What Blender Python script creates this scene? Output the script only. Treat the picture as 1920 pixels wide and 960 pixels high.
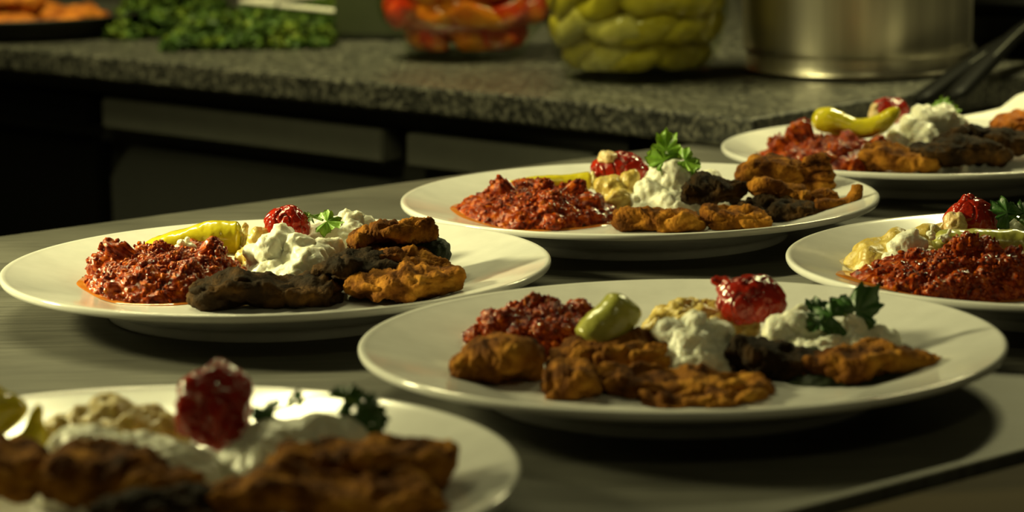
import bpy, bmesh, math, random
import numpy as np
from mathutils import Matrix, Vector

for o in list(bpy.data.objects): bpy.data.objects.remove(o)
scene = bpy.context.scene
COL = scene.collection
ZT = 0.90                                     # height of the steel table top above the floor

# ------------------------------------------------------------------ camera
FPX = 4954.0
PITCH, ROLL, CAMH = 0.174618, -0.017321, 0.2594
_fw = np.array([0, math.cos(PITCH), -math.sin(PITCH)]); _rt = np.array([1., 0, 0]); _up = np.cross(_rt, _fw)
_c, _s = math.cos(ROLL), math.sin(ROLL)
CR, CU, CW = _rt*_c + _up*_s, _up*_c - _rt*_s, _fw
cam = bpy.data.cameras.new('camera'); camo = bpy.data.objects.new('camera', cam); COL.objects.link(camo)
cam.sensor_width = 36; cam.lens = FPX/1920*36; cam.clip_start = .02; cam.clip_end = 30
M = Matrix.Identity(4)
for i in range(3):
    M[i][0], M[i][1], M[i][2] = CR[i], CU[i], -CW[i]
M[2][3] = CAMH + ZT
camo.matrix_world = M
cam.dof.use_dof = True; cam.dof.focus_distance = 1.39; cam.dof.aperture_fstop = 9.5
scene.camera = camo

# ------------------------------------------------------------------ world, lights, exposure
w = bpy.data.worlds.new('world'); scene.world = w; w.use_nodes = True
w.node_tree.nodes['Background'].inputs[0].default_value = (1, .90, .42, 1)
w.node_tree.nodes['Background'].inputs[1].default_value = .022
def area(name, loc, target, sx, sy, power, color, axis=None, spread=180):
    l = bpy.data.lights.new(name, 'AREA'); l.shape = 'RECTANGLE'; l.size = sx; l.size_y = sy
    l.energy = power; l.color = color; l.spread = math.radians(spread)
    o = bpy.data.objects.new(name, l); COL.objects.link(o)
    d = (Vector(target) - Vector(loc)).normalized()
    ax = Vector(axis) if axis else Vector((1, 0, 0))
    ax = (ax - d*ax.dot(d)).normalized()
    y = (-d).cross(ax)
    m = Matrix.Identity(4)
    for i in range(3): m[i][0], m[i][1], m[i][2], m[i][3] = ax[i], y[i], -d[i], loc[i]
    o.matrix_world = m
    return o
WARM = (1, .93, .43)
# short tube lamps hanging above the back of the pass, in line with the table's rear edge
area('pass_lamp_left', (-.37, 1.66, ZT+.62), (-.33, 1.58, ZT), .38, .025, 3.3, WARM, (.772, .636, 0), 165)
area('pass_lamp_far_left', (-.88, 1.45, ZT+.36), (-.10, 1.36, ZT), .14, .08, 2.75, WARM, (.772, .636, 0), 78)
area('pass_lamp_right', (.50, 2.20, ZT+.62), (.44, 2.06, ZT), .26, .06, 3.5, WARM, (.772, .636, 0), 130)
# the kitchen's ceiling lamp, far above the rear worktop
area('ceiling_lamp', (-.45, 2.15, ZT+1.25), (-.10, 2.55, ZT), .4, .4, 5.6, WARM, None, 75)
# lamp over the cook's side of the table
area('cook_side_lamp', (.35, .10, ZT+1.25), (.1, 1.2, ZT), .30, .10, 1.1, WARM)
vs = scene.view_settings
vs.view_transform = 'Standard'; vs.look = 'None'; vs.gamma = 1; vs.use_curve_mapping = False
vs.exposure = 0.08

# ------------------------------------------------------------------ pixel helpers (z relative to table top)
def ray(px, py): return CW + CR*(px-960)/FPX + CU*(480-py)/FPX
def on_z(px, py, z):
    d = ray(px, py); t = (z-CAMH)/d[2]; return np.array([0, 0, CAMH]) + d*t
def on_y(px, py, y):
    d = ray(px, py); t = y/d[1]; return np.array([0, 0, CAMH]) + d*t
PLATE_C = [(-.1200, 1.3299), (.0752, 1.5342), (.0726, 1.1240), (-.1381, .9080), (.2790, 1.3145), (.2801, 1.7344)]
def pt(k, px, py, dy): return on_y(px, py, PLATE_C[k][1]+dy)
def mpp(k, dy=0): return (PLATE_C[k][1]+dy)*1.02/FPX          # metres per pixel

# ------------------------------------------------------------------ numpy noise
_rng = np.random.RandomState(7)
_perm = np.tile(_rng.permutation(256), 3)
_g = _rng.normal(size=(256, 3)); _g /= np.linalg.norm(_g, axis=1)[:, None]
def perlin(X):
    I = np.floor(X).astype(int); F = X - I; I &= 255
    U = F*F*F*(F*(F*6-15)+10)
    def gr(dx, dy, dz):
        h = _perm[_perm[_perm[I[:, 0]+dx]+I[:, 1]+dy]+I[:, 2]+dz]
        return (_g[h]*(F-np.array([dx, dy, dz]))).sum(1)
    L = lambda a, b, t: a+(b-a)*t
    x = [[L(gr(0, a, b), gr(1, a, b), U[:, 0]) for b in (0, 1)] for a in (0, 1)]
    return L(L(x[0][0], x[1][0], U[:, 1]), L(x[0][1], x[1][1], U[:, 1]), U[:, 2])*1.6
def fbm(X, o=3):
    r = 0; a = 1
    for i in range(o): r = r + a*perlin(X*2**i+i*17.3); a *= .5
    return r
def worley(X):
    I = np.floor(X).astype(int); best = np.full(len(X), 9.)
    for a in (-1, 0, 1):
        for b in (-1, 0, 1):
            for c in (-1, 0, 1):
                J = I+np.array([a, b, c]); K = J & 255
                h = _perm[_perm[_perm[K[:, 0]]+K[:, 1]]+K[:, 2]]
                p = J + (_g[h]*.45+.5)
                best = np.minimum(best, ((p-X)**2).sum(1))
    return np.sqrt(best)

# ------------------------------------------------------------------ objects
def mesh_np(name, V, F, mat, smooth=True):
    m = bpy.data.meshes.new(name)
    V = np.asarray(V, float); m.from_pydata(V.tolist(), [], F if isinstance(F, list) else F.tolist())
    m.materials.append(mat)
    if smooth: m.polygons.foreach_set('use_smooth', np.ones(len(m.polygons), bool))
    m.update(); return m
def link(name, mesh, loc=(0, 0, 0), parent=None):
    o = bpy.data.objects.new(name, mesh); COL.objects.link(o)
    o.location = loc
    if parent: o.parent = parent
    return o
def tag(o, label=None, cat=None, group=None, kind=None):
    if label: o['label'] = label
    if cat: o['category'] = cat
    if group: o['group'] = group
    if kind: o['kind'] = kind
    return o
def put(name, V, F, mat, origin, parent=None, smooth=True):
    """verts in table space -> object with its origin at `origin` (or in the parent's frame)"""
    if parent is not None:
        b = np.array(parent['_o']); o = link(name, mesh_np(name, V-b, F, mat, smooth), (0, 0, 0), parent); return o
    origin = np.array(origin, float)
    o = link(name, mesh_np(name, V-origin, F, mat, smooth), (origin[0], origin[1], origin[2]+ZT))
    o['_o'] = [float(x) for x in origin]
    return o
def empty(name, origin):
    o = bpy.data.objects.new(name, None); COL.objects.link(o); o.empty_display_size = .02
    o.location = (origin[0], origin[1], origin[2]+ZT); o['_o'] = [float(x) for x in origin]; return o

_ico = {}
def ico(n):
    if n not in _ico:
        bm = bmesh.new(); bmesh.ops.create_icosphere(bm, subdivisions=n, radius=1)
        bm.verts.ensure_lookup_table()
        _ico[n] = (np.array([v.co[:] for v in bm.verts]), [[v.index for v in f.verts] for f in bm.faces]); bm.free()
    return _ico[n]
def bm_np(bm):
    bm.verts.ensure_lookup_table(); bm.verts.index_update()
    V = np.array([v.co[:] for v in bm.verts]); F = [[v.index for v in f.verts] for f in bm.faces]; bm.free(); return V, F
def prism(poly, z0, z1, bev=0, seg=2):
    bm = bmesh.new(); vs_ = [bm.verts.new((x, y, z0)) for x, y in poly]; f = bm.faces.new(vs_)
    r = bmesh.ops.extrude_face_region(bm, geom=[f])
    bmesh.ops.translate(bm, vec=(0, 0, z1-z0), verts=[v for v in r['geom'] if isinstance(v, bmesh.types.BMVert)])
    bmesh.ops.recalc_face_normals(bm, faces=bm.faces)
    if bev: bmesh.ops.bevel(bm, geom=list(bm.edges), offset=bev, segments=seg, affect='EDGES', profile=.5)
    return bm_np(bm)
def lathe(prof, n=96, c=(0, 0, 0)):
    prof = np.array(prof); t = np.linspace(0, 2*np.pi, n, endpoint=False); V = []; F = []
    for r, z in prof: V.append(np.stack([r*np.cos(t), r*np.sin(t), 0*t+z], 1))
    V = np.concatenate(V)+np.array(c); m = len(prof)
    for i in range(m-1):
        for j in range(n):
            a, b = i*n+j, i*n+(j+1) % n; F.append([a, b, b+n, a+n])
    return V, F
def spline(P, n):
    P = np.asarray(P, float); Q = np.vstack([2*P[0]-P[1], P, 2*P[-1]-P[-2]]); out = []
    m = len(P)-1; T = np.linspace(0, m, n)
    for t in T:
        i = min(int(t), m-1); u = t-i; a, b, c, d = Q[i:i+4]
        out.append(.5*((2*b)+(-a+c)*u+(2*a-5*b+4*c-d)*u*u+(-a+3*b-3*c+d)*u**3))
    return np.array(out)
def sweep(P, A, B, n=60, m=40, roundend=(.12, .12), tilt=0, expo=2.4):
    """tube along P; A = half width (sideways), B = half thickness (upwards); rounded ends"""
    S = spline(P, n); A = spline(np.c_[A], n)[:, 0] if np.ndim(A) else np.full(n, A)
    B = spline(np.c_[B], n)[:, 0] if np.ndim(B) else np.full(n, B)
    T = np.gradient(S, axis=0); T /= np.linalg.norm(T, axis=1)[:, None]
    u = np.linspace(0, 1, n)
    # denser rings toward ends through the rounding profile
    e = np.ones(n)
    for side, re in ((0, roundend[0]), (1, roundend[1])):
        d = (u if side == 0 else 1-u)/max(re, 1e-6); e = np.minimum(e, np.sqrt(np.clip(1-(1-np.clip(d, 0, 1))**2, 0, 1)))
    e = np.maximum(e, .02)
    up = np.array([0, 0, 1.]); V = []
    t = np.linspace(0, 2*np.pi, m, endpoint=False)
    ct, st = np.cos(t), np.sin(t); p = 2/expo
    ct = np.sign(ct)*np.abs(ct)**p; st = np.sign(st)*np.abs(st)**p
    prev = None
    for i in range(n):
        s = np.cross(T[i], up)
        if np.linalg.norm(s) < .25: s = np.cross(T[i], np.array([0, 1., 0])) if prev is None else prev
        s /= np.linalg.norm(s)
        if prev is not None and s@prev < 0: s = -s
        prev = s; q = np.cross(s, T[i])
        s2 = s*math.cos(tilt)+q*math.sin(tilt); q2 = q*math.cos(tilt)-s*math.sin(tilt)
        V.append(S[i]+np.outer(ct*A[i]*e[i], s2)+np.outer(st*B[i]*e[i], q2))
    V = np.concatenate(V); F = []
    for i in range(n-1):
        for j in range(m):
            a, b = i*m+j, i*m+(j+1) % m; F.append([a, b, b+m, a+m])
    F.append(list(range(m))[::-1]); F.append(list(range((n-1)*m, n*m)))
    return V, F
def normals(V, F):
    m = bpy.data.meshes.new('tmp'); m.from_pydata(V.tolist(), [], F); m.update()
    bm = bmesh.new(); bm.from_mesh(m); bmesh.ops.recalc_face_normals(bm, faces=bm.faces); bm.normal_update(); bm.verts.ensure_lookup_table()
    N = np.array([v.normal[:] for v in bm.verts]); F2 = [[v.index for v in f.verts] for f in bm.faces]
    bm.free(); bpy.data.meshes.remove(m); return N, F2

# ------------------------------------------------------------------ materials
def mat_new(name):
    m = bpy.data.materials.new(name); m.use_nodes = True; nt = m.node_tree
    return m, nt, nt.nodes['Principled BSDF']
def nd(nt, typ, **kw):
    n = nt.nodes.new(typ)
    for k, v in kw.items():
        if k in n.inputs: n.inputs[k].default_value = v
        else: setattr(n, k, v)
    return n
def ramp(nt, fac, stops):
    r = nd(nt, 'ShaderNodeValToRGB'); cr = r.color_ramp
    while len(cr.elements) < len(stops): cr.elements.new(.5)
    for e, (p, c) in zip(cr.elements, stops): e.position = p; e.color = (*c, 1)
    nt.links.new(fac, r.inputs[0]); return r.outputs[0]
def noise(nt, scale, detail=4, rough=.55, dist=0, coord=None):
    tc = nd(nt, 'ShaderNodeTexCoord')
    n = nd(nt, 'ShaderNodeTexNoise'); n.inputs['Scale'].default_value = scale; n.inputs['Detail'].default_value = detail
    n.inputs['Roughness'].default_value = rough; n.inputs['Distortion'].default_value = dist
    nt.links.new(coord if coord else tc.outputs['Object'], n.inputs['Vector']); return n.outputs['Fac']
def bump(nt, bsdf, h, strength, dist):
    b = nd(nt, 'ShaderNodeBump'); b.inputs['Strength'].default_value = strength; b.inputs['Distance'].default_value = dist
    nt.links.new(h, b.inputs['Height']); nt.links.new(b.outputs[0], bsdf.inputs['Normal'])
def organic(name, scale, stops, rough, bscale, bstr, bdist, sss=0, sssr=(1, .5, .25), coat=0, spec=.5, detail=5):
    m, nt, b = mat_new(name)
    c = ramp(nt, noise(nt, scale, detail), stops); nt.links.new(c, b.inputs['Base Color'])
    b.inputs['Roughness'].default_value = rough; b.inputs['Specular IOR Level'].default_value = spec
    if sss:
        b.inputs['Subsurface Weight'].default_value = sss; b.inputs['Subsurface Radius'].default_value = sssr
        b.inputs['Subsurface Scale'].default_value = .004
    if coat: b.inputs['Coat Weight'].default_value = coat; b.inputs['Coat Roughness'].default_value = .08
    bump(nt, b, noise(nt, bscale, 4), bstr, bdist)
    return m
def simple(name, col, rough=.5, metal=0, spec=.5):
    m, nt, b = mat_new(name); b.inputs['Base Color'].default_value = (*col, 1); b.inputs['Roughness'].default_value = rough
    b.inputs['Metallic'].default_value = metal; b.inputs['Specular IOR Level'].default_value = spec
    c = ramp(nt, noise(nt, 60, 3), [(.3, [x*.9 for x in col]), (.7, col)]); nt.links.new(c, b.inputs['Base Color'])
    return m
MAT = {}
MAT['china'] = simple('white_china', (.78, .77, .74), .12)
MAT['relish'] = organic('pepper_relish', 260, [(.30, (.050, .006, .001)), (.46, (.22, .022, .002)), (.58, (.38, .060, .004)), (.74, (.56, .16, .010))], .12, 900, .5, .0006, 0, (1, .25, .1), 0, .25)
MAT['relish_oil'] = organic('orange_oil', 120, [(.3, (.42, .11, .015)), (.7, (.55, .2, .03))], .08, 300, .1, .0003)
MAT['crust'] = organic('fried_crust', 62, [(.30, (.030, .010, .002)), (.43, (.13, .043, .006)), (.56, (.33, .130, .015)), (.72, (.58, .28, .038))], .8, 620, .9, .0010, 0, (1, .5, .2), 0, .07, 7)
MAT['crust_dark'] = organic('dark_fried_crust', 62, [(.30, (.006, .004, .002)), (.50, (.024, .012, .004)), (.66, (.075, .034, .007)), (.80, (.17, .075, .012))], .75, 620, .9, .0010, 0, (1, .5, .2), 0, .08, 7)
MAT['skin_green'] = organic('zucchini_skin', 150, [(.3, (.008, .014, .006)), (.7, (.022, .03, .008))], .6, 300, .8, .0012, spec=.2)
MAT['cheese'] = organic('white_cheese', 150, [(.25, (.66, .64, .46)), (.42, (.80, .78, .64)), (.7, (.86, .85, .74))], .38, 480, .45, .0009, .35, (1, .8, .5))
MAT['hummus'] = organic('yellow_spread', 200, [(.3, (.44, .29, .055)), (.55, (.60, .44, .11)), (.75, (.70, .56, .22))], .30, 600, .5, .0008, .2, (1, .6, .25))
MAT['tomato'] = organic('roasted_tomato', 70, [(.3, (.20, .008, .003)), (.55, (.38, .016, .005)), (.8, (.55, .06, .012))], .16, 260, .35, .0009, 0, (1, .2, .1), .1, .5)
MAT['tomato_flesh'] = organic('peeled_flesh', 160, [(.3, (.62, .40, .16)), (.7, (.74, .60, .34))], .3, 500, .4, .0006, .2)
MAT['pepper'] = organic('pickled_pepper', 60, [(.3, (.50, .42, .015)), (.6, (.64, .54, .022)), (.8, (.72, .60, .06))], .17, 150, .25, .0008, .25, (1, .8, .2), .3, .6)
MAT['pepper_dull'] = organic('pale_green_pepper', 60, [(.3, (.30, .30, .05)), (.6, (.42, .40, .08)), (.8, (.52, .47, .14))], .25, 180, .3, .0008, .25, (1, .8, .2), .2, .6)
MAT['flesh'] = organic('pepper_flesh', 200, [(.3, (.56, .50, .16)), (.7, (.74, .70, .40))], .3, 500, .5, .0008, .3)
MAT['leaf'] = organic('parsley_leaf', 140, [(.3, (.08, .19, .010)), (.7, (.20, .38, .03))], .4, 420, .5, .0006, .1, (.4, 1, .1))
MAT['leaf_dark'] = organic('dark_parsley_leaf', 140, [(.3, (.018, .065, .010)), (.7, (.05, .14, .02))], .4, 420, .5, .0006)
MAT['stem'] = organic('parsley_stem', 140, [(.3, (.13, .24, .04)), (.7, (.22, .34, .07))], .4, 420, .2, .0004)
MAT['herb'] = organic('loose_herbs', 45, [(.3, (.010, .026, .003)), (.5, (.035, .070, .008)), (.68, (.12, .16, .014)), (.8, (.22, .24, .03))], .5, 300, .5, .001, spec=.2)
MAT['fried_orange'] = organic('orange_fried_crust', 60, [(.3, (.16, .035, .006)), (.55, (.48, .15, .02)), (.78, (.72, .28, .025))], .7, 300, .7, .0015, spec=.1)
MAT['red_pepper'] = organic('preserved_red_pepper', 26, [(.3, (.45, .012, .003)), (.5, (.70, .05, .008)), (.62, (.80, .18, .015)), (.76, (.85, .45, .06))], .22, 160, .3, .001, .1, (1, .3, .1))
MAT['green_pepper'] = organic('preserved_yellow_pepper', 30, [(.3, (.36, .29, .02)), (.55, (.58, .47, .05)), (.78, (.72, .62, .18))], .22, 160, .3, .001, .1, (1, .8, .2))
MAT['orange_pepper'] = organic('preserved_orange_pepper', 40, [(.3, (.62, .10, .01)), (.6, (.80, .26, .02)), (.8, (.85, .50, .10))], .2, 160, .3, .001)
MAT['pale_pepper'] = organic('preserved_pale_pepper', 40, [(.3, (.44, .36, .08)), (.6, (.66, .57, .18)), (.8, (.78, .70, .32))], .2, 160, .3, .001)
MAT['black'] = simple('black_plastic', (.003, .003, .0027), .5, 0, .05)
MAT['dark_green'] = simple('dark_canister_paint', (.035, .042, .018), .45)
MAT['napkin'] = simple('white_paper', (.80, .78, .70), .8)
MAT['white_plastic'] = simple('white_plastic', (.76, .73, .62), .35)
MAT['dark_steel'] = simple('dark_steel', (.045, .045, .036), .45, .3)
MAT['door_steel'] = simple('cabinet_steel', (.12, .12, .10), .5, .3)
MAT['door_dark'] = simple('dark_door', (.035, .036, .032), .5, .2)
MAT['wall'] = simple('dark_wall_paint', (.035, .033, .024), .8)
MAT['floor'] = simple('dark_floor', (.03, .028, .02), .7)
# brushed steel table
m, nt, b = mat_new('brushed_steel'); MAT['steel'] = m
tc = nd(nt, 'ShaderNodeTexCoord'); mp = nd(nt, 'ShaderNodeMapping'); mp.inputs['Rotation'].default_value = (0, 0, math.radians(-40)); mp.inputs['Scale'].default_value = (14, 260, 1)
nt.links.new(tc.outputs['Object'], mp.inputs['Vector'])
br = noise(nt, 1, 5, .6, coord=mp.outputs[0]); bl = noise(nt, 9, 4)
mx = nd(nt, 'ShaderNodeMath', operation='ADD'); nt.links.new(br, mx.inputs[0]); nt.links.new(bl, mx.inputs[1])
hf = nd(nt, 'ShaderNodeMath', operation='MULTIPLY'); hf.inputs[1].default_value = .5; nt.links.new(mx.outputs[0], hf.inputs[0])
nt.links.new(ramp(nt, hf.outputs[0], [(.36, (.066, .064, .055)), (.64, (.155, .150, .128))]), b.inputs['Base Color'])
rr = nd(nt, 'ShaderNodeMapRange'); rr.inputs['To Min'].default_value = .42; rr.inputs['To Max'].default_value = .62; nt.links.new(hf.outputs[0], rr.inputs['Value'])
nt.links.new(rr.outputs[0], b.inputs['Roughness']); b.inputs['Metallic'].default_value = .25; b.inputs['Specular IOR Level'].default_value = .25
bump(nt, b, br, .12, .0004)
# pot steel, its reflections painted into the colour as vertical streaks
m, nt, b = mat_new('pot_steel'); MAT['pot'] = m
b.inputs['Metallic'].default_value = 1; b.inputs['Roughness'].default_value = .34
tc = nd(nt, 'ShaderNodeTexCoord'); mp = nd(nt, 'ShaderNodeMapping'); mp.inputs['Scale'].default_value = (26, 26, 1.5); nt.links.new(tc.outputs['Object'], mp.inputs['Vector'])
nt.links.new(ramp(nt, noise(nt, 1, 3, coord=mp.outputs[0]), [(.35, (.42, .38, .29)), (.62, (.86, .80, .64))]), b.inputs['Base Color'])
# granite
m, nt, b = mat_new('speckled_granite'); MAT['granite'] = m
tc = nd(nt, 'ShaderNodeTexCoord'); vo = nd(nt, 'ShaderNodeTexVoronoi'); vo.inputs['Scale'].default_value = 300
nt.links.new(tc.outputs['Object'], vo.inputs['Vector'])
sp = nd(nt, 'ShaderNodeSeparateColor'); nt.links.new(vo.outputs['Color'], sp.inputs[0])
c1 = ramp(nt, sp.outputs[0], [(.0, (.008, .008, .007)), (.35, (.023, .023, .019)), (.62, (.054, .053, .042)), (.9, (.13, .124, .096))])
nt.links.new(c1, b.inputs['Base Color']); b.inputs['Roughness'].default_value = .38
# brown board
m, nt, b = mat_new('brown_worktop'); MAT['brown'] = m
tc = nd(nt, 'ShaderNodeTexCoord'); mp = nd(nt, 'ShaderNodeMapping'); mp.inputs['Rotation'].default_value = (0, 0, math.radians(-42)); mp.inputs['Scale'].default_value = (3, 60, 1)
nt.links.new(tc.outputs['Object'], mp.inputs['Vector'])
nt.links.new(ramp(nt, noise(nt, 1, 4, coord=mp.outputs[0]), [(.3, (.045, .032, .013)), (.7, (.07, .05, .022))]), b.inputs['Base Color']); b.inputs['Roughness'].default_value = .7; b.inputs['Specular IOR Level'].default_value = .08
# thin clear glass: fresnel mix of see-through and gloss
def thin_glass(name, tint, gl=.04):
    m, nt, b = mat_new(name); nt.nodes.remove(b); out = nt.nodes['Material Output']
    t = nd(nt, 'ShaderNodeBsdfTransparent'); t.inputs[0].default_value = (*tint, 1)
    g = nd(nt, 'ShaderNodeBsdfGlossy'); g.inputs['Roughness'].default_value = gl
    fr = nd(nt, 'ShaderNodeFresnel'); fr.inputs[0].default_value = 1.45
    mx = nd(nt, 'ShaderNodeMixShader'); hm = nd(nt, 'ShaderNodeMath', operation='MULTIPLY'); hm.inputs[1].default_value = .16; nt.links.new(fr.outputs[0], hm.inputs[0]); nt.links.new(hm.outputs[0], mx.inputs[0]); nt.links.new(t.outputs[0], mx.inputs[1]); nt.links.new(g.outputs[0], mx.inputs[2])
    nt.links.new(mx.outputs[0], out.inputs[0]); return m
MAT['glass'] = thin_glass('clear_jar_glass', (.93, .95, .88))
MAT['clear_plastic'] = thin_glass('clear_plastic', (.80, .84, .76), .15)

# ------------------------------------------------------------------ structure
def box_poly(c, e, n, s0, s1, t0, t1): return [(c[0]+e[0]*s+n[0]*t, c[1]+e[1]*s+n[1]*t) for s, t in ((s0, t0), (s1, t0), (s1, t1), (s0, t1))]
def slab(name, poly, z0, z1, mat, bev=0, parent=None, smooth=False, seg=2):
    V, F = prism(poly, z0, z1, bev, seg); c = np.array(poly).mean(0)
    return put(name, V, F, mat, (c[0], c[1], z0), parent, smooth)
o = slab('floor', [(-4, -2), (4, -2), (4, 5), (-4, 5)], -ZT-.05, -ZT, MAT['floor']); tag(o, 'dark kitchen floor below the counters', kind='structure')
o = slab('wall_back', [(-4, 4.0), (4, 4.0), (4, 4.1), (-4, 4.1)], -ZT, 1.6, MAT['wall']); tag(o, 'dark wall behind the rear worktop', kind='structure')
# table directions
E1 = np.array([.772, .636]); N1 = np.array([-.636, .772])         # along the rear edge, toward the back
B0 = np.array([-.308, 1.572])                                      # a point of the rear edge
GC = np.array([.176, 1.886]); G1 = np.array([-.7106, .7036]); G2 = np.array([.690, .724])   # granite corner, front edge dir, right edge dir
J = B0+E1*.60                                                     # where the rear edge passes below the granite
tab = empty('steel_table', (J[0]-.3, J[1]-.4, -ZT))
poly = [tuple(B0-E1*1.2), tuple(J), tuple(J+G2*.75), tuple(J+G2*.75+np.array([.7, -.5])), tuple(B0+E1*1.35-N1*.757), tuple(B0-E1*1.2-N1*.757)]
slab('table_top', poly, -.035, 0, MAT['steel'], .003, tab)
slab('front_lip', box_poly(B0-N1*.757, E1, N1, -1.2, 1.35, -.004, .002), -.02, .0022, MAT['steel'], .001, tab)
for s, t in ((-1.1, -.06), (.5, -.06), (-1.1, -.70), (1.25, -.70)):
    c = B0+E1*s+N1*t; slab('leg', box_poly(c, E1, N1, -.02, .02, -.02, .02), -ZT, -.035, MAT['dark_steel'], .003, tab)
tag(tab, 'brushed steel pass table that carries all the white plates', 'table')
brd = slab('brown_worktop', box_poly(B0-N1*.765, E1, N1, -1.2, 1.35, -.60, 0), -.04, -.001, MAT['brown'], .003)
tag(brd, 'plain brown worktop along the front edge of the steel table, bottom right', 'worktop')
# its own base
c = B0-N1*1.06
slab('base', box_poly(c, E1, N1, -1.15, 1.3, -.25, .25), -ZT, -.04, MAT['dark_steel'], 0, brd)

gran = slab('granite_worktop', [tuple(GC), tuple(GC+G1*1.9), tuple(GC+G1*1.9+G2*.95), tuple(GC+G2*.95)], .001, .024, MAT['granite'], .003)
tag(gran, 'speckled grey granite worktop behind the plates, carrying jars and pot', 'worktop')
# undercounter cabinet below the granite, doors facing the aisle
cab = empty('undercounter_cabinet', (GC[0]+G1[0]*.8, GC[1]+G1[1]*.8, -ZT))
tag(cab, 'dark steel undercounter cabinet with grip rails below the granite worktop', 'cabinet')
nrm = -G2                                                          # outward (towards the aisle)
f0 = GC+G2*.022
slab('carcass', box_poly(f0+G2*.02, G1, G2, .16, 1.88, 0, .80), -ZT+.08, .001, MAT['dark_steel'], 0, cab)
slab('plinth', box_poly(f0+G2*.06, G1, G2, .16, 1.88, 0, .70), -ZT, -ZT+.08, MAT['black'], 0, cab)
def panel3d(name, s0, s1, z0, z1, t0, t1, mat, parent, cham=0, bev=.002):
    """a door board on the cabinet face; s along the face (from the right), cham cuts the far top corner"""
    pr = [(s0, z0), (s1, z0), (s1, z1-cham), (s1-cham, z1), (s0, z1)] if cham else [(s0, z0), (s1, z0), (s1, z1), (s0, z1)]
    bm = bmesh.new(); vv = []
    for t in (t0, t1): vv.append([bm.verts.new((*(f0+G1*s+G2*t), z)) for s, z in pr])
    k = len(pr); bm.faces.new(vv[0]); bm.faces.new(vv[1][::-1])
    for i in range(k): bm.faces.new((vv[0][i], vv[1][i], vv[1][(i+1) % k], vv[0][(i+1) % k]))
    bmesh.ops.recalc_face_normals(bm, faces=bm.faces)
    if bev: bmesh.ops.bevel(bm, geom=list(bm.edges), offset=bev, segments=2, affect='EDGES')
    V, F = bm_np(bm); return put(name, V, F, mat, (0, 0, 0), parent, False)
for q, (s0, s1) in enumerate(((.17, .385), (.410, .80), (.82, 1.30), (1.32, 1.86))):
    d = panel3d('door', s0, s1, -ZT+.10, -.062, 0, .02, MAT['door_dark' if q < 2 else 'black'], cab, .03)
    d['_o'] = cab['_o']
    panel3d('grip_rail', s0+.002, s1-.002, -.046, -.018, -.008, .018, MAT['door_steel' if q < 2 else 'black'], d)

# ------------------------------------------------------------------ plates
PROF = [(0, .0100), (.080, .0100), (.088, .0106), (.097, .0132), (.118, .0185), (.134, .0228), (.1375, .0238), (.1392, .0238), (.1400, .0228), (.1396, .0208), (.137, .0196),
        (.120, .0150), (.102, .0095), (.092, .0065), (.088, .0045), (.087, 0), (.083, 0), (.082, .0040), (.05, .0045), (0, .0045)]
_pr = np.array([p[0] for p in PROF[:6]]+[.14]); _pz = np.array([p[1] for p in PROF[:6]]+[.0238])
def plate_z(k, X):
    r = np.hypot(X[:, 0]-PLATE_C[k][0], X[:, 1]-PLATE_C[k][1]); return np.where(r < .1405, np.interp(r, _pr, _pz), .0)
PN = ['left plate', 'back middle plate', 'large middle plate', 'front left plate', 'right plate', 'far right plate']
PL = ['white china dinner plate at left, with a dark fritter along its front',
      'white china dinner plate at back middle, with the upright parsley leaf',
      'large white china dinner plate at front right, nearest whole plate',
      'white china dinner plate cut off by the bottom left corner, blurred',
      'white china dinner plate cut off by the right edge, with relish in front',
      'white china dinner plate farthest back at right, beside the granite corner']
pm = None
for k in range(6):
    if pm is None:
        pr = spline(np.array(PROF)[1:-1], 70); pr = np.vstack([[0.0005, .0100], pr, [0.0005, .0045]])
        V, F = lathe(pr, 160); pm = mesh_np('dinner_plate', V, F, MAT['china'])
    o = link('dinner_plate', pm, (*PLATE_C[k], ZT)); tag(o, PL[k], 'plate', 'dinner plates on the steel table')

# ------------------------------------------------------------------ food builders
def settle(k, V, eps=.0002):
    z = plate_z(k, V)+eps; V[:, 2] = np.maximum(V[:, 2], z); return V
def star(center, lumps, sub, soft=.0012):
    """star-shaped union of ellipsoids seen from `center`; lumps = [(offset xyz, radii xyz)]"""
    D, F = ico(sub); R = np.full(len(D), -1e9); acc = np.zeros(len(D))
    rs = []
    for off, rad in lumps:
        off = np.asarray(off, float); rad = np.asarray(rad, float)*np.ones(3)
        d = D/rad; q = off/rad; a = (d*d).sum(1); b_ = (d*q).sum(1); c = q@q-1
        disc = b_*b_-a*c; ok = disc > 0
        r = np.where(ok, (b_+np.sqrt(np.maximum(disc, 0)))/a, 0); r = np.maximum(r, 0); rs.append(r)
    rs = np.array(rs); mx = rs.max(0)
    R = mx+soft*np.log(np.exp((rs-mx)/soft).sum(0))*.6
    return D, R, F
def finish(name, V, F, mat, k, disp, label, cat, group=None, origin=None, parent=None):
    N, F = normals(V, F)
    V = V+N*disp(V)[:, None]
    if k is not None: V = settle(k, V)
    if origin is None:
        origin = V.mean(0); origin[2] = V[:, 2].min()
    o = put(name, V, F, mat, origin, parent)
    if parent is None: tag(o, label, cat, group)
    return o
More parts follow.
